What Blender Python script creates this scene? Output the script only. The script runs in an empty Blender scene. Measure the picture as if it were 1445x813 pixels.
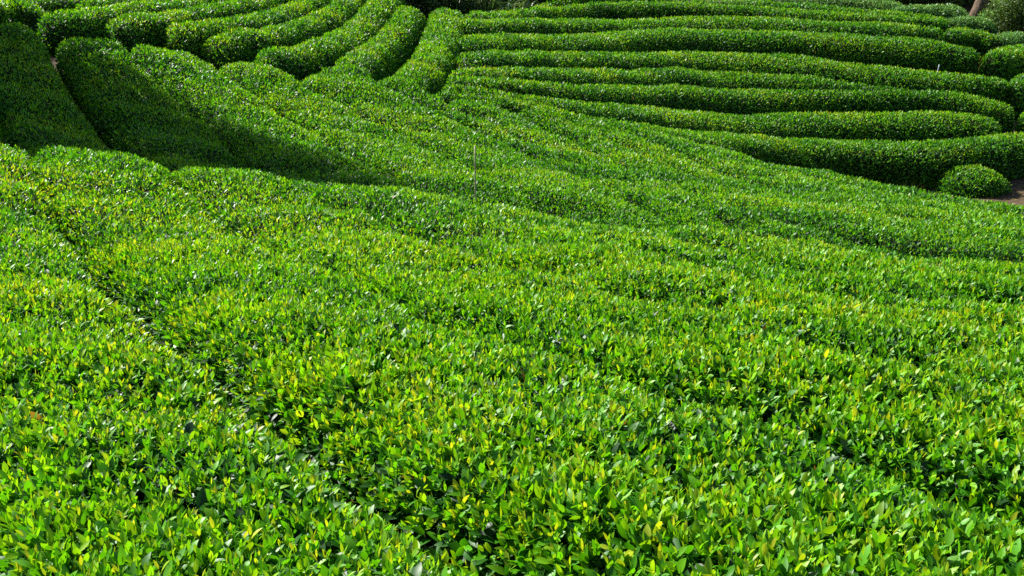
import bpy, math
import numpy as np
from mathutils import Vector, Matrix

rng = np.random.default_rng(7)
scene = bpy.context.scene
COL = scene.collection

# ------------------------------------------------------------------ camera
IW, IH, F = 1445.0, 813.0, 1388.0
PITCH = math.radians(20.0)
CP, SP = math.cos(PITCH), math.sin(PITCH)
FWD = np.array([0.0, CP, -SP]); UP = np.array([0.0, SP, CP])


def ray(px, py):
    a = (px - IW / 2) / F
    b = -(py - IH / 2) / F
    d = np.array([a, 0, 0]) + FWD + UP * b
    return d


def at(px, py, Y):
    """Point that shows at a photo position, Y metres out from the viewpoint."""
    d = ray(px, py)
    return d * (Y / d[1])


SUN_EL = math.radians(38)
sd = np.array([-0.84, 0.54]); sd /= np.linalg.norm(sd)      # plan direction towards the sun

# ------------------------------------------------------------------ terrain (canopy level)
CTRL = [
    # near slope, down to its brow
    (0, 813, 2.9), (722, 813, 2.7), (1445, 813, 2.9),
    (0, 600, 4.3), (722, 600, 4.2), (1445, 600, 4.4),
    (0, 450, 6.3), (722, 450, 6.3), (1445, 450, 6.4),
    (0, 330, 9.2), (360, 360, 8.8), (722, 370, 8.6), (1100, 390, 8.2), (1445, 400, 8.0),
    (0, 250, 11.5), (200, 260, 11.5), (400, 292, 11.3), (722, 320, 10.8), (1100, 365, 9.5),
    (0, 204, 13.2), (200, 226, 13), (380, 250, 13), (560, 271, 12.6), (722, 293, 12.2), (990, 328, 11), (1140, 349, 10.5), (1445, 375, 9.6),
    # far side of the trough
    (0, 193, 16.6), (200, 213, 16.6), (380, 238, 16.4), (560, 259, 15.8), (722, 281, 15), (990, 315, 13.8), (1140, 336, 12.9), (1445, 364, 11.9),
    (0, 100, 19.5), (150, 115, 20), (300, 145, 20), (500, 190, 19), (722, 230, 18.2), (1000, 270, 17), (1445, 315, 15.2),
    (0, 15, 22.5), (100, 32, 23), (200, 45, 23.6), (300, 66, 23.6), (440, 97, 23.2), (600, 140, 22.5), (747, 166, 22.3), (893, 190, 22.0), (1100, 233, 21.2), (1260, 256.5, 20.4), (1445, 275, 19.5),
    # upper fan
    (-150, -10, 27), (100, 0, 27.5), (200, 18, 25.8), (300, 0, 28.5), (350, 35, 26), (440, 55, 26), (480, 0, 31), (600, 0, 34), (570, 60, 28),
    # right hand hillside
    (650, 110, 24.5), (650, 60, 28), (655, 18, 33), (820, 120, 26.5), (820, 60, 31), (820, 10, 38), (960, 160, 26.2),
    (960, 100, 30.2), (960, 47, 34.6), (960, 5, 39.5), (1150, 200, 26.2), (1150, 128, 29.6), (1150, 50, 34.5), (1150, 8, 39.5),
    (1300, 200, 26.4), (1300, 130, 29.6), (1300, 60, 34), (1310, 10, 40), (1380, 216, 25.0), (1440, 222, 24.4), (1430, 150, 29), (1430, 75, 33.5), (1430, 40, 38),
]
PTS = [at(*c) for c in CTRL]
for px, py, Y, dy, dz in [(0, 204, 13.2, 1.7, .24), (200, 226, 13, 1.7, .26), (380, 250, 13, 1.7, .36), (560, 271, 12.6, 1.6, .46), (722, 293, 12.2, 1.5, .46), (860, 312, 11.6, 1.4, .42),
                          (990, 328, 11, 1.3, .38), (1140, 349, 10.5, 1.2, .32), (1300, 365, 10.0, 1.1, .28), (1445, 375, 9.6, 1.1, .24)]:
    q = at(px, py, Y + dy); q[2] -= dz; PTS.append(q)
EXTRA = [(-30, 0, -0.5), (-30, 15, -0.8), (-30, 30, 1.0), (30, 0, -3.4), (32, 12, -5.8), (34, 26, -6.6), (36, 42, -1.6),
         (0, -4, -0.9), (-10, -3, -0.8), (10, -3, -1.1), (-9, 4, -1.6), (9, 4, -2.4), (-15, 12, -2.0), (14, 12, -4.2),
         (-30, 50, 1.5), (0, 55, 1.0), (32, 58, 2.0), (-16, 21, -1.6), (-18, 27, -0.9)]
PTS = np.array([list(p) for p in PTS] + [list(e) for e in EXTRA])


def tps_fit(P, lam=0.0008):
    n = len(P)
    d2 = ((P[:, None, :2] - P[None, :, :2]) ** 2).sum(-1)
    K = 0.5 * d2 * np.log(d2 + 1e-9)
    A = np.zeros((n + 3, n + 3))
    A[:n, :n] = K + lam * n * np.eye(n)
    A[:n, n:] = np.c_[np.ones(n), P[:, :2]]
    A[n:, :n] = A[:n, n:].T
    return np.linalg.solve(A, np.r_[P[:, 2], 0, 0, 0])


WT = tps_fit(PTS)
GX0, GX1, GY0, GY1, GS = -32.0, 38.0, -6.0, 60.0, 0.25
gx = np.arange(GX0, GX1 + GS / 2, GS); gy = np.arange(GY0, GY1 + GS / 2, GS)


def tps_eval(x, y):
    out = np.full(x.shape, WT[-3]) + WT[-2] * x + WT[-1] * y
    for i in range(len(PTS)):
        d2 = (x - PTS[i, 0]) ** 2 + (y - PTS[i, 1]) ** 2
        out += WT[i] * 0.5 * d2 * np.log(d2 + 1e-9)
    return out


XX, YY = np.meshgrid(gx, gy)
ZG = tps_eval(XX, YY)


def canopy(x, y):
    """Height of the clipped tea canopy over the terrain."""
    x = np.asarray(x, float); y = np.asarray(y, float)
    fx = np.clip((x - GX0) / GS, 0, len(gx) - 1.001); fy = np.clip((y - GY0) / GS, 0, len(gy) - 1.001)
    ix = fx.astype(int); iy = fy.astype(int); u = fx - ix; v = fy - iy
    return (ZG[iy, ix] * (1 - u) * (1 - v) + ZG[iy, ix + 1] * u * (1 - v) + ZG[iy + 1, ix] * (1 - u) * v + ZG[iy + 1, ix + 1] * u * v)


HB = 1.0          # bush height


def ground_z(x, y):
    return canopy(x, y) - HB


def hit(px, py, ymin=0.8, ymax=58, drop=0.0):
    d = ray(px, py)
    Y = np.arange(ymin, ymax, 0.02)
    x = d[0] / d[1] * Y; z = d[2] / d[1] * Y
    g = z - canopy(x, Y) + drop
    below = np.where((g[1:] <= 0) & (g[:-1] > 0))[0]
    if len(below):
        k = below[0] + 1
    elif g[0] <= 0:
        k = 0
    else:
        k = int(np.argmin(np.abs(g)))
    return np.array([x[k], Y[k]])


def resample(P, step=0.15, smooth=4):
    P = np.asarray(P, float)
    seg = np.r_[0, np.cumsum(np.linalg.norm(np.diff(P, axis=0), axis=1))]
    n = max(int(seg[-1] / step), 8)
    s = np.linspace(0, seg[-1], n)
    Q = np.c_[np.interp(s, seg, P[:, 0]), np.interp(s, seg, P[:, 1])]
    for _ in range(smooth):
        R = Q.copy()
        k = 5
        for j in range(1, k + 1):
            lo = np.maximum(np.arange(n) - j, 0); hi = np.minimum(np.arange(n) + j, n - 1)
            jj = np.minimum(np.arange(n) - lo, hi - np.arange(n))
            a = np.arange(n)
            R += Q[a - jj] + Q[a + jj]
        Q = R / (2 * k + 1)
    return Q


def trace(pts, ymin):
    return [hit(px, py, ymin) for px, py in pts]


# ------------------------------------------------------------------ materials
def new_mat(name):
    m = bpy.data.materials.new(name); m.use_nodes = True
    nt = m.node_tree; nt.nodes.clear()
    return m, nt, nt.nodes, nt.links


def leaf_material(name, ramp, trans=0.46, rough=0.46, sat=1.0):
    m, nt, N, Lk = new_mat(name)
    at_ = N.new('ShaderNodeAttribute'); at_.attribute_name = 'age'
    ti = N.new('ShaderNodeAttribute'); ti.attribute_name = 'tint'
    cr = N.new('ShaderNodeValToRGB')
    el = cr.color_ramp.elements
    el[0].position, el[0].color = ramp[0][0], (*ramp[0][1], 1)
    el[1].position, el[1].color = ramp[-1][0], (*ramp[-1][1], 1)
    for p, c in ramp[1:-1]:
        e = el.new(p); e.color = (*c, 1)
    Lk.new(at_.outputs['Fac'], cr.inputs['Fac'])
    hs = N.new('ShaderNodeHueSaturation')
    hs.inputs['Saturation'].default_value = sat
    mr = N.new('ShaderNodeMapRange'); mr.inputs['To Min'].default_value = 0.6; mr.inputs['To Max'].default_value = 1.35
    Lk.new(ti.outputs['Fac'], mr.inputs['Value']); Lk.new(mr.outputs['Result'], hs.inputs['Value'])
    Lk.new(cr.outputs['Color'], hs.inputs['Color'])
    bs = N.new('ShaderNodeBsdfPrincipled')
    bs.inputs['Roughness'].default_value = rough
    bs.inputs['Specular IOR Level'].default_value = 0.38
    Lk.new(hs.outputs['Color'], bs.inputs['Base Color'])
    tr = N.new('ShaderNodeBsdfTranslucent')
    mx = N.new('ShaderNodeMix'); mx.data_type = 'RGBA'; mx.blend_type = 'MULTIPLY'
    mx.inputs[0].default_value = 1.0
    mx.inputs[7].default_value = (1.25, 1.15, 0.5, 1)
    Lk.new(hs.outputs['Color'], mx.inputs[6]); Lk.new(mx.outputs[2], tr.inputs['Color'])
    ms = N.new('ShaderNodeMixShader'); ms.inputs[0].default_value = trans
    Lk.new(bs.outputs[0], ms.inputs[1]); Lk.new(tr.outputs[0], ms.inputs[2])
    out = N.new('ShaderNodeOutputMaterial'); Lk.new(ms.outputs[0], out.inputs['Surface'])
    return m


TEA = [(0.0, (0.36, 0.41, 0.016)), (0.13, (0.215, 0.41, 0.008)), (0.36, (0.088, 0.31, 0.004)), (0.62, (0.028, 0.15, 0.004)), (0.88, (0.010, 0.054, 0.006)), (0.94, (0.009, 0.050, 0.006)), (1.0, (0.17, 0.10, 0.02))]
M_TEA = leaf_material('tea_leaf', TEA)
PALE = [(0.0, (0.24, 0.38, 0.08)), (0.4, (0.095, 0.26, 0.05)), (1.0, (0.035, 0.11, 0.03))]
M_PALE = leaf_material('pale_leaf', PALE, 0.35, 0.42)
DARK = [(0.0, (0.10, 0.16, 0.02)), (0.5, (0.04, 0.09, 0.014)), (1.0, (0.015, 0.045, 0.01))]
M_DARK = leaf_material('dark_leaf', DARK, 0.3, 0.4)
GRASSY = [(0.0, (0.12, 0.19, 0.05)), (0.5, (0.055, 0.12, 0.03)), (1.0, (0.02, 0.06, 0.015))]
M_BLADE = leaf_material('strap_leaf', GRASSY, 0.35, 0.38)
DRY = [(0.0, (0.42, 0.30, 0.06)), (0.5, (0.30, 0.25, 0.06)), (1.0, (0.16, 0.16, 0.04))]
M_DRY = leaf_material('dry_leaf', DRY, 0.35, 0.5)


def noise_mat(name, c1, c2, scale, rough=0.9, bump=0.3):
    m, nt, N, Lk = new_mat(name)
    tc = N.new('ShaderNodeTexCoord')
    nz = N.new('ShaderNodeTexNoise'); nz.inputs['Scale'].default_value = scale; nz.inputs['Detail'].default_value = 8
    Lk.new(tc.outputs['Object'], nz.inputs['Vector'])
    cr = N.new('ShaderNodeValToRGB')
    cr.color_ramp.elements[0].position = 0.3; cr.color_ramp.elements[0].color = (*c1, 1)
    cr.color_ramp.elements[1].position = 0.7; cr.color_ramp.elements[1].color = (*c2, 1)
    Lk.new(nz.outputs['Fac'], cr.inputs['Fac'])
    bs = N.new('ShaderNodeBsdfPrincipled'); bs.inputs['Roughness'].default_value = rough
    bs.inputs['Specular IOR Level'].default_value = 0.1 if rough > 0.8 else 0.4
    Lk.new(cr.outputs['Color'], bs.inputs['Base Color'])
    bp = N.new('ShaderNodeBump'); bp.inputs['Strength'].default_value = bump; bp.inputs['Distance'].default_value = 0.05
    Lk.new(nz.outputs['Fac'], bp.inputs['Height']); Lk.new(bp.outputs[0], bs.inputs['Normal'])
    out = N.new('ShaderNodeOutputMaterial'); Lk.new(bs.outputs[0], out.inputs['Surface'])
    return m


M_SOIL = noise_mat('soil', (0.04, 0.028, 0.017), (0.10, 0.07, 0.044), 6.0, 0.95, 0.6)
M_CORE_SHADE = noise_mat('core_shade', (0.008, 0.016, 0.004), (0.022, 0.032, 0.008), 14.0, 1.0, 0.3)  # near black: the shade inside the hedges is put into this colour
M_BARK = noise_mat('bark', (0.05, 0.036, 0.025), (0.13, 0.095, 0.065), 9.0, 0.9, 0.8)
M_BAMBOO = noise_mat('weathered_bamboo', (0.20, 0.17, 0.10), (0.36, 0.31, 0.20), 20.0, 0.6, 0.2)
M_WHITEPIPE = noise_mat('white_pipe', (0.24, 0.29, 0.32), (0.36, 0.41, 0.44), 15.0, 0.45, 0.05)
M_ROOT = noise_mat('pale_vine', (0.20, 0.19, 0.10), (0.36, 0.32, 0.18), 10.0, 0.8, 0.3)


# ------------------------------------------------------------------ mesh helpers
def mesh_object(name, verts, faces_flat, loop_totals, mat, parent=None, attrs=None, smooth=True):
    me = bpy.data.meshes.new(name)
    nv = len(verts)
    me.vertices.add(nv); me.vertices.foreach_set('co', np.ascontiguousarray(verts, np.float32).ravel())
    me.loops.add(len(faces_flat)); me.loops.foreach_set('vertex_index', np.ascontiguousarray(faces_flat, np.int32))
    lt = np.asarray(loop_totals, np.int32)
    me.polygons.add(len(lt))
    me.polygons.foreach_set('loop_start', np.r_[0, np.cumsum(lt)[:-1]].astype(np.int32))
    if smooth:
        me.polygons.foreach_set('use_smooth', np.ones(len(lt), bool))
    for k, v in (attrs or {}).items():
        a = me.attributes.new(k, 'FLOAT', 'POINT'); a.data.foreach_set('value', np.ascontiguousarray(v, np.float32))
    me.materials.append(mat)
    me.update(calc_edges=True)
    o = bpy.data.objects.new(name, me); COL.objects.link(o)
    if parent is not None:
        o.parent = parent
    return o


def tag(o, label=None, cat=None, group=None, kind=None):
    if label: o['label'] = label
    if cat: o['category'] = cat
    if group: o['group'] = group
    if kind: o['kind'] = kind
    return o


def empty(name, loc):
    o = bpy.data.objects.new(name, None); COL.objects.link(o); o.location = [float(v) for v in loc]
    o.empty_display_size = 0.2
    return o


def unit(v):
    return v / np.maximum(np.linalg.norm(v, axis=-1, keepdims=True), 1e-9)


# leaf templates: (t along, side, lift)  -> verts ; faces
T_NEAR = np.array([(0, 0, 0), (.30, -.43, .10), (.30, 0, 0), (.30, .43, .10), (.66, -.36, .09), (.66, 0, .0), (.66, .36, .09), (1, 0, 0)], float)
F_NEAR = [(0, 2, 1), (0, 3, 2), (1, 2, 5, 4), (2, 3, 6, 5), (4, 5, 7), (5, 6, 7)]
T_FAR = np.array([(0, 0, 0), (.45, -.5, .10), (1, 0, 0), (.45, .5, .10)], float)
F_FAR = [(0, 2, 1), (0, 3, 2)]


T_FINE = np.array([(0, 0, 0)] + [(t, sg * w_, l) for t, w_, l in [(.14, .27, .07), (.38, .50, .12), (.66, .44, .10), (.88, .19, .03)] for sg in (-1, 0, 1)] + [(1, 0, -.02)], float)
T_FINE[[2, 5, 8, 11], 2] = 0
F_FINE = [(0, 2, 1), (0, 3, 2)]
for _i in range(3):
    _b = 1 + 3 * _i
    F_FINE += [(_b, _b + 1, _b + 4, _b + 3), (_b + 1, _b + 2, _b + 5, _b + 4)]
F_FINE += [(10, 11, 13), (11, 12, 13)]


class Leaves:
    def __init__(s):
        s.v = []; s.f = []; s.lt = []; s.age = []; s.tint = []; s.n = 0

    def add(s, P, D, Nn, L, W, age, tint, near, curl=0.12):
        if len(P) == 0:
            return
        T, Fc = [(T_FAR, F_FAR), (T_NEAR, F_NEAR), (T_FINE, F_FINE)][int(near)]
        S = unit(np.cross(D, Nn)); Nn = np.cross(S, D)
        L = L[:, None]; W = W[:, None]
        c = (curl * rng.uniform(-0.9, 1.6, len(P)))[:, None]
        vs = []
        for t, sd, lf in T:
            vs.append(P + D * (t * L) + S * (sd * W) + Nn * (lf * W - c * L * t * t))
        V = np.stack(vs, 1).reshape(-1, 3)
        nv = len(T); base = (s.n + np.arange(len(P)) * nv)[:, None]
        flat = np.array([i for f in Fc for i in f]); tot = np.array([len(f) for f in Fc])
        s.f.append((base + flat[None]).ravel()); s.lt.append(np.tile(tot, len(P)))
        s.v.append(V); s.age.append(np.repeat(age, nv)); s.tint.append(np.repeat(tint, nv))
        s.n += len(V)

    def build(s, name, mat, parent, origin):
        if s.n == 0:
            return None
        return mesh_object(name, np.concatenate(s.v) - origin, np.concatenate(s.f), np.concatenate(s.lt), mat, parent,
                           {'age': np.concatenate(s.age), 'tint': np.concatenate(s.tint)})


def rand_dirs(n):
    v = rng.normal(size=(n, 3)); return unit(v)


_K = rng.normal(size=(14, 2)); _PH = rng.uniform(0, 6.28, 14)


def bumps(x, y, wl):
    """Smooth unevenness, about unit amplitude, wavelength wl."""
    out = np.zeros_like(x)
    for i in range(7):
        k = _K[i] / np.linalg.norm(_K[i]) * 6.283 / (wl * (0.7 + 0.1 * i))
        out += np.sin(k[0] * x + k[1] * y + _PH[i])
    return out / 3.0


def in_view(P, margin=0.12):
    d = P @ FWD
    u = P[:, 0] / np.maximum(d, 0.1) * F / IW
    v = (P @ UP) / np.maximum(d, 0.1) * F / IH
    return (d > 0.3) & (np.abs(u) < 0.5 + margin) & (np.abs(v) < 0.5 + margin)


DENS = 2350.0


def grow(V, leaves, dens=1.0, upmix=0.55, age_shift=0.0, size=1.0, offmul=0.22):
    """Cover a grid surface V[ns,nv,3] (normals outward) with leaves."""
    A, B, C, D_ = V[:-1, :-1], V[1:, :-1], V[1:, 1:], V[:-1, 1:]
    nrm = np.cross(C - A, D_ - B)
    area = 0.5 * np.linalg.norm(nrm, axis=-1).ravel()
    ctr = ((A + B + C + D_) / 4).reshape(-1, 3)
    dist = np.linalg.norm(ctr, axis=1)
    sc = np.interp(dist, [0, 8, 16, 26, 40], [1.0, 1.0, 1.2, 1.45, 1.65]) * size
    w = area * DENS * dens / sc ** 2
    w *= np.where(in_view(ctr), 1.0, offmul)
    cnt = rng.poisson(w)
    idx = np.repeat(np.arange(len(w)), cnt)
    if len(idx) == 0:
        return
    u = rng.random(len(idx))[:, None]; v = rng.random(len(idx))[:, None]
    a = A.reshape(-1, 3)[idx]; b = B.reshape(-1, 3)[idx]; c = C.reshape(-1, 3)[idx]; d = D_.reshape(-1, 3)[idx]
    P = a * (1 - u) * (1 - v) + b * u * (1 - v) + c * u * v + d * (1 - u) * v
    Nn = unit(nrm.reshape(-1, 3)[idx])
    s = sc[idx]; ds = dist[idx]
    up = np.array([0, 0, 1.0])
    n = len(P)
    # three kinds: old leaves lying in the clipped table, upright leaves, young shoots
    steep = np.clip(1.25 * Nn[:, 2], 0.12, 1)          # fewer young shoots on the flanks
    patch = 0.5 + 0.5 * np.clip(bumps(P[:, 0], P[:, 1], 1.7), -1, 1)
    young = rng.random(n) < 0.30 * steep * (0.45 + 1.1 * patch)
    old = (~young) & (rng.random(n) < 0.42)
    r = rng.random(n)
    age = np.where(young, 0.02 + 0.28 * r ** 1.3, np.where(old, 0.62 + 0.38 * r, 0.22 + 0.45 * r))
    age = np.clip(age + age_shift + np.interp(P[:, 1], [10.5, 14, 20, 26], [0, 0.08, 0.07, 0.055]) - 0.06 * (patch - .5) + 0.07 * bumps(P[:, 0], P[:, 1] + 7, 4.2), 0, 1)  # age raised past the brow, so weaker sunlight there is put into colour
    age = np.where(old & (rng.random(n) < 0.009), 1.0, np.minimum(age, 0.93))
    depth = np.where(young, rng.uniform(-0.035, 0.01, n), np.where(old, rng.uniform(0.015, 0.10, n), rng.uniform(-0.025, 0.045, n))) * np.maximum(s, 1)
    stem = unit(Nn * (1 - upmix) + up * upmix + 0.30 * rng.normal(size=(n, 3)))
    rd = unit(np.cross(stem, rand_dirs(n)))
    tilt = np.where(young, rng.uniform(0.1, 0.55, n), np.where(old, rng.uniform(0.7, 1.5, n), rng.uniform(0.35, 1.0, n)))[:, None]
    D = unit(stem * np.cos(tilt) + rd * np.sin(tilt))
    LN = unit(stem * np.sin(tilt) - rd * np.cos(tilt) + 0.25 * rng.normal(size=(n, 3)))
    L = np.where(young, rng.uniform(0.028, 0.052, n), np.where(old, rng.uniform(0.05, 0.085, n), rng.uniform(0.042, 0.072, n))) * s
    Wd = L * np.where(young, rng.uniform(0.28, 0.42, n), rng.uniform(0.38, 0.52, n))
    P = P - Nn * depth[:, None]
    tint = np.clip(0.5 + 0.2 * rng.normal(size=n), 0, 1)
    near = ds < NEAR
    m = ~near
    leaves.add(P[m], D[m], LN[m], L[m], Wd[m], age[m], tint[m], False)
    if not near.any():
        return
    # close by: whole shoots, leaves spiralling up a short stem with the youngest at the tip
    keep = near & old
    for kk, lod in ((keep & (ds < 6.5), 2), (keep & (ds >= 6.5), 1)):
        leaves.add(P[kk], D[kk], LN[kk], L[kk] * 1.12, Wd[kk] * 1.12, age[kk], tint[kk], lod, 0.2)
    k = np.where(near & (~old) & (rng.random(n) < 0.47 * np.clip(1.35 * Nn[:, 2], 0.15, 1)))[0]  # flush grows on top; flanks thinned further so furrow sides look shaded
    q = len(k)
    st = unit(Nn[k] * 0.35 + up * 0.65 + 0.22 * rng.normal(size=(q, 3)))
    b0 = P[k] * 1.0
    vig = rng.uniform(0.75, 1.25, q) * (0.85 + 0.3 * patch[k])
    ph = rng.uniform(0, 6.283, q)
    e1 = unit(np.cross(st, rand_dirs(q))); e2 = np.cross(st, e1)
    tn = np.clip(0.5 + 0.2 * rng.normal(size=q), 0, 1)
    flush = np.clip(0.5 + 0.35 * rng.normal(size=q) + 0.3 * (patch[k] - 0.5), 0, 1)    # how fresh the whole shoot is
    nl = 6
    for i in range(nl):
        f = i / (nl - 1)                                   # 0 low .. 1 tip
        az = ph + i * 2.4 + 0.3 * rng.normal(size=q)
        rd_ = e1 * np.cos(az)[:, None] + e2 * np.sin(az)[:, None]
        tl = (np.interp(f, [0, 0.5, 1], [1.05, 0.62, 0.16]) + 0.17 * rng.normal(size=q))[:, None]
        Di = unit(st * np.cos(tl) + rd_ * np.sin(tl))
        Ni = unit(st * np.sin(tl) - rd_ * np.cos(tl) + 0.18 * rng.normal(size=(q, 3)))
        Li = np.interp(f, [0, 0.35, 0.75, 1], [0.063, 0.069, 0.054, 0.036]) * vig * rng.uniform(0.85, 1.15, q)
        Wi = Li * np.interp(f, [0, 0.6, 1], [0.50, 0.47, 0.30]) * rng.uniform(0.85, 1.15, q)
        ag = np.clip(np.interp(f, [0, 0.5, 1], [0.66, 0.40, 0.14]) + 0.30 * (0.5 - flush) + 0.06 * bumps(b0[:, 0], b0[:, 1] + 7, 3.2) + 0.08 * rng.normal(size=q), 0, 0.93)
        Pi = b0 + st * ((-0.07 + 0.085 * f) * vig)[:, None]
        okk = rng.random(q) < (0.9 if i < nl - 1 else 0.75)
        tt = np.clip(tn + 0.1 * rng.normal(size=q), 0, 1)
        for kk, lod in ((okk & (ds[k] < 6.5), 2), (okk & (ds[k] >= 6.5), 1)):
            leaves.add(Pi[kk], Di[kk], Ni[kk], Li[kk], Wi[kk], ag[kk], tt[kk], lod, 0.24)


NEAR = 10.5


def grid_mesh(name, V, mat, parent, origin):
    ns, nv = V.shape[:2]
    i = np.arange(ns * nv).reshape(ns, nv)
    q = np.stack([i[:-1, :-1], i[1:, :-1], i[1:, 1:], i[:-1, 1:]], -1).reshape(-1)
    return mesh_object(name, V.reshape(-1, 3) - origin, q, np.full((ns - 1) * (nv - 1), 4), mat, parent)


def sweep_surface(C, half, H, n=2.6, nv=22, inset=0.0, cap0=True, cap1=True, bump=0.03, lift=0.0):
    """Loaf shaped hedge body along the plan curve C[ns,2]; returns V[ns,nv,3], outward when taken along then across."""
    C = np.asarray(C, float); ns = len(C)
    T = np.gradient(C, axis=0); T = unit(T)
    Nl = np.c_[-T[:, 1], T[:, 0]]
    s = np.r_[0, np.cumsum(np.linalg.norm(np.diff(C, axis=0), axis=1))]
    half = np.broadcast_to(half, (ns,)).astype(float).copy()
    e = np.ones(ns)
    for on, dd in ((cap0, s), (cap1, s[-1] - s)):
        if on:
            r = np.minimum(half * 1.05, s[-1] / 2)
            q = np.clip(1 - dd / r, 0, 1)
            e *= np.sqrt(np.maximum(1 - q ** 2.4, 0.0))
    th = np.linspace(math.pi, 0, nv)
    n = np.broadcast_to(np.asarray(n, float), (ns,))[:, None]
    q = np.sign(np.cos(th))[None] * np.abs(np.cos(th))[None] ** (2 / n)
    h = np.sin(th).clip(0)[None] ** (2 / n)
    off = (np.maximum(half - inset, 0.05) * e)[:, None] * q
    X = C[:, 0:1] + Nl[:, 0:1] * -off; Y = C[:, 1:2] + Nl[:, 1:2] * -off
    hh = np.broadcast_to(H, (ns,))[:, None] - inset
    Z = ground_z(X, Y) + lift + hh * (e ** 0.55)[:, None] * h
    b = bump * (bumps(X, Y, 1.3) + 0.8 * bumps(Y, X + 5, 3.1) + 0.6 * bumps(Y + 3, X, 0.55)) * h
    Z = Z + b
    X = X + Nl[:, 0:1] * -q * b * 0.8; Y = Y + Nl[:, 1:2] * -q * b * 0.8
    return np.stack([X, Y, Z], -1)


HEDGES = []


def hedge(label, C, half, H=0.8, n=2.6, group=None, mat=None, cap0=True, cap1=True, dens=1.0, age_shift=0.0,
          name='tea_hedge', cat='tea hedge', bump=0.03, nv=22, upmix=0.55, size=1.0):
    C = np.asarray(C, float)
    m = C[len(C) // 2]
    org = np.array([m[0], m[1], float(ground_z(m[0], m[1]))])
    root = empty(name, org)
    tag(root, label, cat, group)
    V = sweep_surface(C, half, H, n, nv, 0.0, cap0, cap1, bump)
    V = V[:, ::-1] if outward_flip(V) else V
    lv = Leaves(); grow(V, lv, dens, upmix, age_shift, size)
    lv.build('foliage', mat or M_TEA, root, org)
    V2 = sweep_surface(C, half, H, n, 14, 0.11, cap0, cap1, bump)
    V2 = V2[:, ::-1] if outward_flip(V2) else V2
    grid_mesh('dark_core', V2, M_CORE_SHADE, root, org)  # plain shell under the leaves, coloured dark to stand for the shaded interior
    HEDGES.append(root)
    return root


def outward_flip(V):
    i = V.shape[0] // 2; j = V.shape[1] // 2
    nrm = np.cross(V[i + 1, j + 1] - V[i, j], V[i, j + 1] - V[i + 1, j])
    return nrm[2] < 0


# ------------------------------------------------------------------ ground
def build_ground():
    xs = np.unique(np.r_[np.linspace(-400, -34, 14), np.arange(-32, 38.1, 0.5), np.linspace(40, 400, 14)])
    ys = np.unique(np.r_[np.linspace(-400, -8, 14), np.arange(-6, 60.1, 0.5), np.linspace(62, 500, 14)])
    X, Y = np.meshgrid(xs, ys, indexing='ij')
    Z = ground_z(X, Y)
    far = np.maximum(0, np.maximum(np.abs(X - 3) - 35, np.maximum(Y - 60, -6 - Y)))
    Z = Z + np.where(Y > 0, 0.12, -0.05) * far + 0.03 * bumps(X, Y, 2.0)
    V = np.stack([X, Y, Z], -1)
    o = grid_mesh('ground', V, M_SOIL, None, np.zeros(3))
    tag(o, 'bare brown soil between the tea hedges', kind='structure')


build_ground()

# ------------------------------------------------------------------ rows running through the trough to the viewer
FUR = [
    # (far part beyond the trough, near part, plan points past the lower picture edge)
    ([(-75, 15), (-48, 55), (-25, 105), (-5, 150), (12, 188)], [(24, 206), (75, 286), (143, 366), (232, 442), (318, 498), (440, 572), (560, 672), (688, 775)], [(0.62, 2.15), (1.3, 1.4), (2.2, 0.7)]),
    ([(62, 38), (76, 64), (97, 108), (125, 150), (165, 190), (196, 214)], [(203, 227), (275, 285), (370, 335), (505, 392), (600, 430), (724, 474), (910, 535), (1150, 592)], [(2.4, 3.15), (3.3, 2.3), (4.3, 1.5)]),
    ([(165, 50), (210, 95), (262, 142), (310, 180), (345, 210), (368, 235)], [(375, 252), (450, 285), (560, 320), (700, 357), (836, 398), (1000, 450), (1182, 500), (1445, 560), (1650, 600)], []),
    ([(275, 66), (335, 115), (410, 165), (480, 205), (555, 243), (600, 264)], [(610, 278), (760, 312), (900, 345), (1050, 385), (1250, 432), (1445, 470), (1700, 515)], []),
    ([(397, 97), (470, 140), (560, 182), (640, 218), (715, 255), (775, 286)], [(788, 303), (950, 338), (1150, 376), (1300, 403), (1445, 427), (1700, 460)], []),
    ([(533, 112), (610, 150), (700, 195), (800, 236), (890, 278), (970, 312)], [(985, 329), (1150, 356), (1300, 379), (1445, 398), (1700, 425)], []),
    ([(640, 150), (745, 198), (850, 244), (950, 285), (1040, 315), (1110, 333)], [(1140, 351), (1300, 367), (1445, 377), (1700, 394)], []),
    ([(747, 166), (850, 215), (950, 262), (1040, 297), (1130, 322), (1280, 346), (1445, 363), (1700, 384)], [], []),
    ([(826, 180), (930, 225), (1030, 265), (1130, 297), (1240, 320), (1445, 345), (1700, 368)], [], []),
    ([(893, 190), (1000, 232), (1100, 268), (1200, 295), (1320, 315), (1445, 329), (1700, 352)], [], []),
    ([(990, 208), (1100, 246), (1200, 274), (1320, 299), (1445, 315), (1700, 338)], [], []),
    ([(1090, 232), (1200, 262), (1320, 287), (1445, 303), (1700, 328)], [], []),
    ([(1225, 258), (1320, 276), (1445, 293), (1650, 316)], [], []),
]
furrows = []
for far, nearp, tail in FUR:
    p = trace(far, 14.5 if far[0][0] < 600 else 12.6 if nearp else 10.8) + trace(nearp, 0.8) + [np.array(t) for t in tail]
    if far[0][0] > 500:                       # rows tuck in behind the foot of the hillside
        p = [p[0] + 1.3 * (p[0] - p[1]) / np.linalg.norm(p[0] - p[1])] + p
    furrows.append(resample(p, 0.15, 4))


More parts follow.
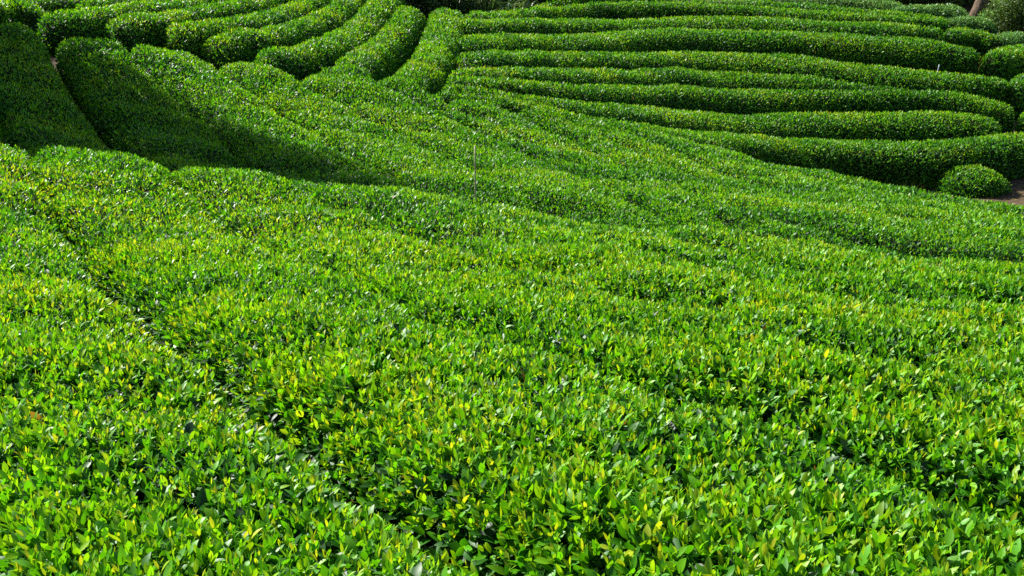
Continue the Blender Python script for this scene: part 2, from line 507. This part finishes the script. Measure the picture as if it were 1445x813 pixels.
def between(A, B, k=None):
    """Centre line and half width of the row lying between two furrows."""
    n = max(len(A), len(B))
    f = lambda Q: np.c_[np.interp(np.linspace(0, 1, n), np.linspace(0, 1, len(Q)), Q[:, 0]), np.interp(np.linspace(0, 1, n), np.linspace(0, 1, len(Q)), Q[:, 1])]
    A2 = f(A)
    # nearest on B for each of A, smoothed: keeps cross sections square to the row
    d = np.linalg.norm(A2[:, None] - B[None], axis=2)
    j = np.argmin(d, 1)
    M = (A2 + B[j]) / 2
    C = resample(M[np.r_[True, np.linalg.norm(np.diff(M, axis=0), axis=1) > 0.02]], 0.15, 3)
    hw = 0.5 * (np.min(np.linalg.norm(C[:, None] - A[None], axis=2), 1) + np.min(np.linalg.norm(C[:, None] - B[None], axis=2), 1))
    k = np.ones(15) / 15
    hw = np.convolve(np.pad(hw, 7, 'edge'), k, 'valid')
    return C, hw


# one more row at the left, beyond the first furrow
Tn = unit(np.gradient(furrows[0], axis=0))
left_f = furrows[0] + np.c_[Tn[:, 1], -Tn[:, 0]] * 1.5
if left_f[:, 0].mean() > furrows[0][:, 0].mean():
    left_f = furrows[0] - np.c_[Tn[:, 1], -Tn[:, 0]] * 1.5
furrows = [left_f] + furrows
ROWLAB = [
    'nearest tea row, filling the lower left corner beyond the broken dark furrow',
    'tea row right of the broken dark furrow, its shaded far end at the left edge',
    'tea row in tree shade right of the narrow black gap, with sunlit rounded far end',
    'tea row second to the right of the narrow black gap, with the shadow tip',
    'tea row in which the thin bamboo stake stands, far end facing the curving hedges',
    'tea row whose far end touches the short stubby hedge below the curving hedges',
    'tea row whose far end runs under the foot of the broadest curving hedge',
    'narrow tea row meeting the left tip of the lowest crosswise hedge',
    'first tea row right of that narrow one to end against the lowest crosswise hedge',
    'tea row ending against the left third of the lowest crosswise hedge, second of five',
    'middle one of five sunlit tea rows that end against the lowest crosswise hedge',
    'fourth of five sunlit tea rows ending against the lowest crosswise hedge, counted from left',
    'last sunlit tea row below the lowest crosswise hedge, nearest the small clipped bush',
]
GROUP_MID = 'long tea rows running down through the dip'
import sys
for i in range(len(furrows) - 1):
    C, hw = between(furrows[i], furrows[i + 1])
    sys.stderr.write('row %d len %.1f half %.2f..%.2f..%.2f\n' % (i, 0.15 * len(C), hw.min(), np.median(hw), hw.max()))
    wf = np.interp(C[:, 1], [3, 9, 11, 15, 17], [1.06, 1.06, 1.10, 1.10, 0.99])
    if i < 2:      # a real gap along the furrow between the first two rows
        fn = np.interp(C[:, 1], [8.2, 10.5], [0.91 if i == 0 else 0.93, 1.0])
        pa = furrows[i][np.argmin(np.linalg.norm(C[:, None] - furrows[i][None], axis=2), 1)]
        pb = furrows[i + 1][np.argmin(np.linalg.norm(C[:, None] - furrows[i + 1][None], axis=2), 1)]
        C = C + unit(pb - pa) * (hw * wf * (1 - fn) * (-1 if i == 0 else 1))[:, None]
        wf = wf * fn
    if i == 2:
        wf = wf * np.interp(C[:, 1], [9, 12], [1.08, 1.0])
    if i in (1, 2):      # the narrow black gap higher up, between these two rows
        fn = np.interp(C[:, 1], [15, 17], [1.0, 0.93])
        pa = furrows[i][np.argmin(np.linalg.norm(C[:, None] - furrows[i][None], axis=2), 1)]
        pb = furrows[i + 1][np.argmin(np.linalg.norm(C[:, None] - furrows[i + 1][None], axis=2), 1)]
        C = C + unit(pb - pa) * (hw * wf * (1 - fn) * (-1 if i == 1 else 1))[:, None]
        wf = wf * fn
    if i < 3:
        wf = wf * np.interp(C[:, 1], [15, 17], [1, 1.03])
    nn = np.interp(C[:, 1], [8, 11, 15, 17.5], [4.0, 4.6, 4.2, 3.5 if i < 3 else 4.2])
    if i >= 3:
        wf = wf * np.interp(C[:, 1], [15, 17], [1, 1.09])
    hedge(ROWLAB[i], C, np.clip(hw * wf, 0.2, 1.35), HB, nn, GROUP_MID, bump=0.035, nv=26)

# ------------------------------------------------------------------ hedges with free ends: crest lines
FANS = [
    ('h7', [(548, 124), (572, 116), (600, 88), (617, 60), (628, 28), (634, 10)], 20, 0.62, 0.85),
    ('h6', [(492, 92), (522, 72), (545, 55), (568, 32), (582, 10)], 20, 0.54, 0.8),
    ('h6b', [(452, 100), (485, 97), (528, 99)], 20, 0.5, 0.7),
    ('h5', [(362, 75), (400, 74), (435, 68), (478, 54), (511, 32), (532, 10), (541, -4)], 20, 0.56, 0.8),
    ('h4', [(290, 54), (333, 50), (388, 45), (433, 32), (468, 17), (485, 3), (495, -9)], 20, 0.54, 0.8),
    ('h3', [(230, 37), (262, 39), (300, 33), (345, 27), (393, 18), (430, 4), (448, -7)], 20, 0.55, 0.8),
    ('h2', [(148, 26), (185, 27), (235, 22), (290, 12), (345, 3), (380, -6)], 20, 0.55, 0.8),
    ('h1', [(62, 17), (100, 17), (150, 12), (205, 7), (270, 1), (310, -6)], 20, 0.55, 0.8),
    ('h0', [(-90, 10), (-30, 6), (20, 6), (50, 10)], 20, 0.55, 0.8),
    ('hw', [(-110, -3), (-40, -2), (30, -1), (100, -2), (165, -6)], 20, 0.55, 0.8),
    ('hx', [(100, 2), (150, 0), (220, -5), (300, -12)], 20, 0.5, 0.8),
]
RIGHT = [
    ('r8', [(610, 131), (680, 137), (747, 149), (813, 165), (880, 179), (960, 189), (1065, 196), (1165, 202), (1265, 205), (1350, 204), (1445, 193), (1560, 175)], 0.9),
    ('r7', [(620, 120), (680, 126), (747, 141), (847, 151), (960, 161), (1132, 166), (1265, 165), (1375, 167), (1418, 175)], 0.85),
    ('r6', [(627, 110), (713, 117), (813, 124), (960, 125), (1098, 131), (1265, 133), (1365, 137), (1436, 152)], 0.85),
    ('r5', [(636, 100), (720, 101), (813, 102), (960, 101), (1098, 109), (1198, 119), (1285, 130)], 0.8),
    ('r4', [(642, 80), (720, 78), (820, 78), (965, 77), (1090, 82), (1205, 94), (1288, 105), (1350, 109), (1404, 111), (1430, 118)], 0.85),
    ('r3', [(646, 55), (720, 54), (820, 54), (900, 46), (965, 44), (1100, 48), (1205, 54), (1300, 60), (1350, 65), (1384, 76)], 1.0),
    ('r2', [(651, 32), (720, 30), (820, 30), (965, 27), (1080, 28), (1205, 35), (1290, 38), (1334, 43)], 0.85),
    ('r2b', [(1336, 44), (1375, 42), (1408, 52)], 0.85),
    ('r1', [(659, 21), (720, 19), (780, 12), (850, 5), (965, 5), (1080, 13), (1205, 22), (1290, 26), (1340, 31)], 0.8),
    ('r0', [(750, 14), (780, 3), (830, -4), (900, -6), (1000, 1), (1125, 7), (1205, 14), (1290, 22), (1342, 28)], 0.8),
    ('k2', [(1050, -1), (1120, -4), (1210, -1), (1283, 8)], 0.8),
    ('k1', [(1258, 14), (1300, 9), (1345, 10), (1368, 17)], 0.9),
    ('k3', [(1338, 28), (1375, 26), (1406, 36)], 0.8),
    ('k4', [(1408, 52), (1445, 48), (1480, 50)], 0.8),
    ('k5', [(1398, 78), (1430, 70), (1480, 68)], 0.95),
    ('k6', [(1428, 122), (1455, 108), (1500, 104)], 1.0),
    ('k7', [(1446, 160), (1470, 152), (1510, 148)], 1.0),
]
lines = []
for nm, pts, ymin, hw, H in FANS:
    p = trace(pts, ymin)
    if pts[-1][1] < 0 and nm[1] in '12345':
        p.append(p[-1] + 3.0 * (p[-1] - p[-2]) / np.linalg.norm(p[-1] - p[-2]))
    lines.append([nm, resample(p, 0.1, 1), hw, H, 'fan'])
for nm, pts, H in RIGHT:
    lines.append([nm, resample(trace(pts, 21.5), 0.1, 2), None, H, 'right'])
LAB = {
    'h7': 'broad curving hedge with a dark right flank, beside the left ends of the crosswise hedges',
    'h6': 'curving hedge left of the broadest one, its foot behind the short stubby hedge',
    'h6b': 'short stubby hedge lying across the foot of the curving hedges',
    'h5': 'third curving hedge from the crosswise hedges, swept left, pale cane at its foot',
    'h4': 'fourth curving hedge from the crosswise hedges, long and swept to the left',
    'h3': 'fifth curving hedge from the crosswise hedges, its blunt tip over a sunlit row end',
    'h2': 'sixth curving hedge from the crosswise hedges, rounded left tip in a dark notch',
    'h1': 'uppermost curving hedge, left tip above the narrow black gap',
    'h0': 'dark hedge end in the upper left corner across the black gap',
    'hw': 'hedge top just showing in the upper left corner above the dark hedge end',
    'hx': 'hedge top just showing at the upper edge above the uppermost curving hedge',
    'r8': 'lowest crosswise hedge with a deep dark front, passing behind the small clipped bush',
    'r7': 'second lowest crosswise hedge, rounded right end stopping short of the others',
    'r6': 'third lowest crosswise hedge, its right end wrapping round the one below',
    'r5': 'slim crosswise hedge that tapers out to the right between two longer hedges',
    'r4': 'crosswise hedge directly below the tallest one, dipping towards its right end',
    'r3': 'tallest crosswise hedge with deep shaded front and whitish marker stake before it',
    'r2': 'crosswise hedge directly above and behind the tallest one',
    'r2b': 'round bush with yellow green top at the right end above the tallest hedge',
    'r1': 'second crosswise hedge above the tallest, starting beside the strap leaved plants',
    'r0': 'uppermost crosswise hedge, rising to the upper edge right of the strap leaved plants',
    'k2': 'pale green hedge at the upper edge behind the uppermost crosswise hedge',
    'k1': 'pale rounded bush left of the leaning brown trunk',
    'k3': 'low bluish green bush in front of the leaning brown trunk',
    'k4': 'pale green bush at the right edge below the wild shrubs',
    'k5': 'rounded hedge end at the right edge, facing the end of the tallest hedge',
    'k6': 'dark hedge end at the right edge beside the right ends of the lower crosswise hedges',
    'k7': 'dark hedge end at the right edge above the bend of the lowest crosswise hedge',
    'kb': 'small domed clipped bush standing alone by the bare soil',
}
GRP = {'fan': 'curving hedges fanning over the upper slope', 'right': 'crosswise tea hedges on the far hillside'}
for i, (nm, C, hw, H, grp) in enumerate(lines):
    if nm == 'k2':
        h_ = np.full(len(C), 0.6)
    elif hw is None:
        d = np.full(len(C), 9.0)
        for j, o in enumerate(lines):
            if j != i and o[4] == 'right':
                d = np.minimum(d, np.min(np.linalg.norm(C[:, None] - o[1][None], axis=2), 1))
        k = np.ones(21) / 21
        h_ = np.clip(d * 0.5 * 0.9, 0.3, 0.72)
        h_ = np.convolve(np.pad(h_, 10, 'edge'), k, 'valid')
    else:
        h_ = np.full(len(C), hw)
    sys.stderr.write('%s len %.1f half %.2f..%.2f Y %.1f..%.1f\n' % (nm, 0.1 * len(C), h_.min(), h_.max(), C[:, 1].min(), C[:, 1].max()))
    hedge(LAB[nm], C, h_, 1.0, 3.0, GRP[grp] if nm[0] in 'hr' else 'bushes at the right end of the hillside', bump=0.02 if nm[0] == 'r' else 0.03, mat=M_PALE if nm in ('k1', 'k3', 'k4', 'k2') else M_TEA)

# ------------------------------------------------------------------ other plants
def tube(path, radii, sides=8):
    P = np.asarray(path, float); n = len(P); r = np.broadcast_to(radii, (n,))
    T = unit(np.gradient(P, axis=0))
    ref = np.array([0.31, 0.95, 0.05])
    A = unit(np.cross(T, ref)); B = np.cross(T, A)
    th = np.linspace(0, 2 * math.pi, sides, endpoint=False)
    ring = P[:, None] + r[:, None, None] * (A[:, None] * np.cos(th)[None, :, None] + B[:, None] * np.sin(th)[None, :, None])
    V = np.concatenate([ring.reshape(-1, 3), P[:1], P[-1:]])
    f = []; lt = []
    for i in range(n - 1):
        for j in range(sides):
            k = (j + 1) % sides
            f += [i * sides + j, i * sides + k, (i + 1) * sides + k, (i + 1) * sides + j]; lt.append(4)
    for j in range(sides):
        k = (j + 1) % sides
        f += [n * sides, k, j]; lt.append(3)
        f += [n * sides + 1, (n - 1) * sides + j, (n - 1) * sides + k]; lt.append(3)
    return V, f, lt


def tubes_object(name, tubes, mat, parent, org):
    V = []; f = []; lt = []; n = 0
    for v, ff, ll in tubes:
        V.append(v); f += [i + n for i in ff]; lt += ll; n += len(v)
    return mesh_object(name, np.concatenate(V) - org, np.array(f), np.array(lt), mat, parent)


def clump_leaves(lv, centres, radii, per, L0, W0, a0, a1, up=0.3):
    for c, r in zip(centres, radii):
        n = int(per * r * r)
        d = rand_dirs(n); d[:, 2] *= 0.85
        rr = r * rng.random(n) ** 0.33
        P = np.asarray(c) + d * rr[:, None]
        D = unit(d * 0.6 + np.array([0, 0, up]) + 0.7 * rng.normal(size=(n, 3)))
        N_ = unit(d + np.array([0, 0, 0.5]) + 0.6 * rng.normal(size=(n, 3)))
        L = L0 * rng.uniform(0.7, 1.3, n)
        lv.add(P, D, N_, L, L * W0, np.clip(rng.uniform(a0, a1, n), 0, 1), np.clip(0.5 + 0.22 * rng.normal(size=n), 0, 1), False)


def shrub(name, label, cat, x, y, w, h, mat, L0=0.10, per=900, group=None, a0=0.1, a1=1.0):
    org = np.array([x, y, float(ground_z(x, y))])
    root = empty(name, org); tag(root, label, cat, group)
    cs = []; rs = []; stems = []
    n = max(7, int(9 * w))
    for i in range(n):
        a = rng.uniform(0, 6.283); q = math.sqrt(rng.random()) * w * 0.5
        px, py = x + q * math.cos(a), y + q * math.sin(a)
        hz = h * (1 - 0.55 * (2 * q / w) ** 2) * rng.uniform(0.45, 0.95)
        c = np.array([px, py, org[2] + hz]); r = rng.uniform(0.22, 0.36) * min(w, h) * 0.8
        cs.append(c); rs.append(r * 1.15)
        if i % 3 == 0:      # skirt of low growth
            cs.append(np.array([px, py, org[2] + 0.25 * hz])); rs.append(r)
        t = np.linspace(0, 1, 6)[:, None]
        p0 = np.array([x + 0.25 * (px - x), y + 0.25 * (py - y), org[2] - 0.1])
        stems.append(tube(p0 * (1 - t) + c * t + np.c_[0.05 * np.sin(3 * t), 0.05 * np.cos(4 * t), 0 * t], np.linspace(0.025, 0.008, 6), 5))
    lv = Leaves(); clump_leaves(lv, cs, rs, per, L0, 0.45, a0, a1)
    lv.build('foliage', mat, root, org)
    tubes_object('stems', stems, M_BARK, root, org)
    return root


def strap_plant(label, x, y, h, n=46):
    org = np.array([x, y, float(ground_z(x, y))])
    root = empty('strap_leaved_plant', org); tag(root, label, 'plant', 'strap leaved plants behind the hillside')
    V = []; f = []; lt = []; ag = []; tn = []; k = 0
    S = 9
    for i in range(n):
        a = rng.uniform(0, 6.283); lean = rng.uniform(0.15, 0.9); ln = h * rng.uniform(0.7, 1.2); wd = rng.uniform(0.03, 0.055)
        t = np.linspace(0, 1, S)
        out = ln * (lean * t * 0.8 + 0.25 * lean * t ** 3); upz = ln * (t - (0.35 + 0.5 * lean) * t ** 2.6)
        dx, dy = math.cos(a), math.sin(a)
        mid = np.c_[0.1 * dx + dx * out, 0.1 * dy + dy * out, upz]
        wv = wd * np.sin(math.pi * np.clip(0.12 + 0.88 * t, 0, 1)) ** 0.6
        sx = np.c_[-dy * wv, dx * wv, 0 * wv]
        for j in range(S):
            V += [mid[j] - sx[j] + [0, 0, wv[j] * .4], mid[j], mid[j] + sx[j] + [0, 0, wv[j] * .4]]
        for j in range(S - 1):
            b = k + 3 * j
            f += [b, b + 1, b + 4, b + 3, b + 1, b + 2, b + 5, b + 4]; lt += [4, 4]
        k += 3 * S
        q = rng.random() ** 1.5
        ag += [q * 0.9] * (3 * S); tn += [rng.uniform(0.2, 0.9)] * (3 * S)
    V = np.array(V)
    mesh_object('leaves', V, np.array(f), np.array(lt), M_BLADE, root, {'age': np.array(ag), 'tint': np.array(tn)})
    return root


def gpoint(px, py, ymin=15):
    return hit(px, py, ymin, 58, HB)


# small clipped bush at the foot of the hillside
c0, c1 = gpoint(1322, 268, 21), gpoint(1424, 271, 21)
Cb = resample([c0, (c0 + c1) / 2, c1], 0.07, 0)
ub = np.linspace(0, 1, len(Cb))
dome = np.sqrt(np.clip(1 - np.where(ub < 0.42, (0.42 - ub) / 0.42, (ub - 0.42) / 0.58) ** 2, 0, 1))
hedge(LAB['kb'], Cb, 0.72 * dome ** 1.1 + 0.03, 0.52 * dome ** 1.3 + 0.05, 2.05, None, bump=0.06, cap0=False, cap1=False, name='clipped_bush', cat='bush')

# shade casting tree standing to the left, outside the view; its shadow crosses the dip
dax = -sd; nax = np.array([-dax[1], dax[0]])
tip = dax @ np.array([-2.0, 15.4]); tb = dax * (tip - 15.2) + nax * (nax @ np.array([-5.6, 17.4]) - 0.72)
def tree(name, label, x, y, h, cr, hb, mat, trunk_r, lean=(0, 0), n_cl=60, per=420, L0=0.14, group=None):
    org = np.array([x, y, float(ground_z(x, y))])
    root = empty(name, org); tag(root, label, 'tree', group)
    t = np.linspace(0, 1, 12)
    path = org + np.c_[lean[0] * t + 0.10 * np.sin(5 * t), lean[1] * t + 0.08 * np.sin(4 * t + 1) - 0.067, -0.15 + (h * 0.93) * t]
    limbs = [tube(path, trunk_r * (1 - 0.88 * t) * (1 + 0.35 * np.exp(-14 * t)), 10)]
    cs = []; rs = []
    for i in range(n_cl):
        u = (i + rng.random()) / n_cl
        z = hb + (h - hb) * u
        prof = math.sin(math.pi * min(1, 0.18 + 0.80 * u)) ** 0.6
        a = i * 2.4 + rng.uniform(-0.4, 0.4); rad = cr * prof * rng.uniform(0.45, 1.0)
        i0 = min(1, max(0.05, (z - 0.5 * rad) / (h * 0.93)))
        s0 = np.array([np.interp(i0, t, path[:, j]) for j in range(3)])
        c = np.array([np.interp(min(1, z / (h * .93)), t, path[:, 0]) + rad * math.cos(a), np.interp(min(1, z / (h * .93)), t, path[:, 1]) + rad * math.sin(a), org[2] + z])
        tt = np.linspace(0, 1, 6)[:, None]
        limbs.append(tube(s0 * (1 - tt) + c * tt + np.c_[0 * tt, 0 * tt, -0.2 * np.sin(math.pi * tt)], np.linspace(0.06, 0.015, 6), 6))
        cs.append(c); rs.append(rng.uniform(0.55, 0.95) * cr * 0.42)
    lv = Leaves(); clump_leaves(lv, cs, rs, per, L0, 0.45, 0.15, 1.0)
    lv.build('crown', mat, root, org)
    tubes_object('trunk', limbs, M_BARK, root, org)
    return root


tree('broadleaf_tree', 'tall leafy tree beside the slope whose shadow falls across the tea rows', tb[0], tb[1], 10.8, 2.6, 1.6, M_DARK, 0.22, n_cl=110, per=600, L0=0.17)

# trunk, shrubs and creepers on the far right edge
q = at(1374, 22, 41.5)
tree('slender_tree', 'tree with a bare brown leaning trunk behind the pale bushes', q[0], q[1], 9.0, 2.2, 5.2, M_DARK, 0.27, lean=(1.6, 0.2), n_cl=50, per=300)
WS = ['leafy sunlit shrub tangled right of the leaning brown trunk', 'dark wild shrub at the upper right corner above the pale bush', 'dark wild shrub behind the pale rounded bush at the upper edge', 'dark wild shrub left of and behind the pale rounded bush, at the upper edge', 'dark wild shrub behind the pale green hedge at the upper edge', 'dark wild shrub directly behind the leaning brown trunk']
for i, (px, Y, w_, h_) in enumerate([(1420, 40.0, 1.6, 1.9), (1448, 38.5, 2.2, 2.3), (1330, 44.0, 2.4, 1.7), (1270, 44.4, 2.4, 1.6), (1205, 44.8, 2.6, 1.6), (1372, 44.5, 2.2, 1.8)]):
    X = at(px, 20, Y)[0]
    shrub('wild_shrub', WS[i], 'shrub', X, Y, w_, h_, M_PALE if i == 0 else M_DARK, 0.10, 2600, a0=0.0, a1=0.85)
WT = ['dark shaded shrub above the tips of the middle curving hedges', 'dark shaded shrub behind the top of the broadest curving hedge', 'dark shaded shrub just left of the strap leaved plants',
      'dark shaded shrub behind the left tip of the uppermost crosswise hedge', 'dark shaded shrub behind the strap leaved plants, left of two', 'dark shaded shrub behind the strap leaved plants, right of two']
for i, (px, Y, w_, h_) in enumerate([(560, 36.0, 2.4, 1.7), (606, 36.0, 2.4, 1.8), (652, 36.2, 2.2, 1.7), (786, 40.5, 2.4, 1.9), (700, 39.5, 3.0, 2.2), (745, 40.2, 2.6, 2.0)]):
    X = at(px, 0, Y)[0]
    shrub('wild_shrub', WT[i], 'shrub', X, Y, w_, h_, M_DARK, 0.10, 2600, 'dark shrubs under the wood edge')  # dark leaf colour also carries the shade these shrubs stand in
for i, (px, Y) in enumerate([(688, 36.4), (706, 37.0), (724, 36.5), (738, 37.1)]):
    X = at(px, 0, Y)[0]
    strap_plant(['leftmost', 'second', 'third', 'rightmost'][i] + ' of the strap leaved green plants arching in shade behind the hillside', X, Y, 1.85, 60)


# wood edge behind, outside the view, that keeps those plants in shade
WL = ['tall dark woodland tree standing behind the shaded shrubs, the left one', 'tall dark woodland tree standing behind the shaded shrubs, the right one']
for i, (bx, by, hh) in enumerate([(-9.9, 43.0, 6.6), (-8.0, 44.5, 6.0)]):
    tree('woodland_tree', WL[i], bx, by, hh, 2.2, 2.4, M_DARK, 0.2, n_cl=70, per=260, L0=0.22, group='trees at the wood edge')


# stakes
def stake(name, label, cat, p_top, p_bot, r, mat):
    p_top = np.asarray(p_top); p_bot = np.asarray(p_bot)
    d = p_top - p_bot
    zb = float(ground_z(p_bot[0], p_bot[1])) - 0.1
    if d[2] > 0.05:
        p_bot = p_bot + d * (zb - p_bot[2]) / d[2]
    t = np.linspace(0, 1, 9)[:, None]
    P = p_bot * (1 - t) + p_top * t
    P[:, 0] += 0.006 * np.sin(7 * t[:, 0])
    V, f, lt = tube(P, r * (1 - 0.15 * t[:, 0]), 8)
    org = p_bot.copy()
    o = mesh_object(name, V - org, np.array(f), np.array(lt), mat)
    o.location = org.tolist(); tag(o, label, cat)
    return o


stake('bamboo_stake', 'thin weathered bamboo stake standing upright in the dip between the rows', 'stake', at(670, 206, 15.0), at(671.5, 276, 15.0), 0.013, M_BAMBOO)
stake('marker_stake', 'short whitish stake in the gap before the tallest long hedge', 'stake', at(1325.4, 91, 32.2), at(1322.5, 105, 32.2), 0.018, M_WHITEPIPE)
stake('dead_cane', 'thin pale dead cane leaning at the foot of the curving hedges', 'cane', at(495, 62, 25.2), at(503, 74, 25.2), 0.009, M_ROOT)

# weeds
def tuft(name, label, cat, x, y, h, w_, n, mat):
    org = np.array([x, y, float(ground_z(x, y))])
    lv = Leaves()
    P = org + np.c_[rng.normal(size=n) * w_ * 0.5, rng.normal(size=n) * 0.10, np.zeros(n)]
    P[:, 2] = ground_z(P[:, 0], P[:, 1])
    D = unit(np.c_[0.45 * rng.normal(size=(n, 2)), np.ones(n)])
    L = h * rng.uniform(0.5, 1.2, n)
    lv.add(P, D, rand_dirs(n), L, L * 0.09 + 0.008, rng.random(n), rng.random(n), True, 0.5)
    o = lv.build(name, mat, None, org); o.location = org.tolist(); tag(o, label, cat)
    return o


g = gpoint(1290, 266, 21); tuft('dry_grass_tuft', 'yellowed dry grass tuft at the foot of the lowest hedge beside the clipped bush', 'grass tuft', g[0], g[1], 0.22, 0.7, 260, M_DRY)
g = hit(1390, 106, 28, 58, HB); tuft('yellow_weed', 'yellowish weed growing at the end of the tallest long hedge', 'weed', g[0], g[1], 0.5, 0.3, 160, M_DRY)

# fallen leaves and crumbs on the bare soil
c = gpoint(1415, 272, 21)
n = 900
P = np.c_[c[0] + rng.normal(size=n) * 1.6, c[1] + rng.normal(size=n) * 1.0, np.zeros(n)]
P[:, 2] = ground_z(P[:, 0], P[:, 1]) + 0.03 * bumps(P[:, 0], P[:, 1], 2.0) + 0.006
lv = Leaves()
D = unit(np.c_[rng.normal(size=(n, 2)), 0.25 * rng.normal(size=n)])
N_ = unit(np.c_[0.35 * rng.normal(size=(n, 2)), np.ones(n)])
L = rng.uniform(0.03, 0.09, n)
lv.add(P, D, N_, L, L * 0.5, rng.random(n), rng.random(n) * 0.7, True, 0.3)
o = lv.build('leaf_litter', M_DRY, None, np.zeros(3)); tag(o, 'fallen dry leaves scattered on the bare soil beside the clipped bush', kind='stuff')
for i, (dx, dy) in enumerate([(0.75, -0.35), (1.25, 0.25)]):
    tuft('green_weed', ['small green weed sprouting from the bare soil, nearer the clipped bush', 'small green weed sprouting from the bare soil at the right edge'][i], 'weed', c[0] + dx, c[1] + dy, 0.16, 0.22, 90, M_PALE)['group'] = 'weeds on the bare soil'

# ------------------------------------------------------------------ camera, light, world
cam = bpy.data.cameras.new('camera'); co = bpy.data.objects.new('camera', cam); COL.objects.link(co)
cam.sensor_width = 36.0; cam.lens = 36.0 * F / IW; cam.clip_start = 0.05; cam.clip_end = 2000
co.rotation_euler = (math.radians(90) - PITCH, 0, 0); co.location = (0, 0, 0)
scene.camera = co

to_sun = Vector((sd[0] * math.cos(SUN_EL), sd[1] * math.cos(SUN_EL), math.sin(SUN_EL)))
sl = bpy.data.lights.new('sun', 'SUN'); so = bpy.data.objects.new('sun', sl); COL.objects.link(so)
sl.energy = 5.0; sl.angle = math.radians(0.5); sl.color = (1.0, 0.96, 0.88)
so.rotation_euler = to_sun.to_track_quat('Z', 'Y').to_euler(); so.location = (-20, 10, 30)
w = bpy.data.worlds.new('World'); scene.world = w; w.use_nodes = True
nt = w.node_tree
bg = nt.nodes['Background']
sky = nt.nodes.new('ShaderNodeTexSky'); sky.sky_type = 'NISHITA'; sky.sun_disc = False
sky.sun_elevation = SUN_EL; sky.sun_rotation = math.atan2(sd[0], sd[1])
nt.links.new(sky.outputs[0], bg.inputs['Color']); bg.inputs['Strength'].default_value = 0.068

scene.view_settings.view_transform = 'Standard'; scene.view_settings.look = 'None'
scene.view_settings.exposure = 1.45; scene.view_settings.gamma = 1.0; scene.view_settings.use_curve_mapping = False
scene.cycles.max_bounces = 6; scene.cycles.diffuse_bounces = 3; scene.cycles.glossy_bounces = 2; scene.cycles.transmission_bounces = 3
scene.cycles.use_denoising = False
scene.render.use_persistent_data = False
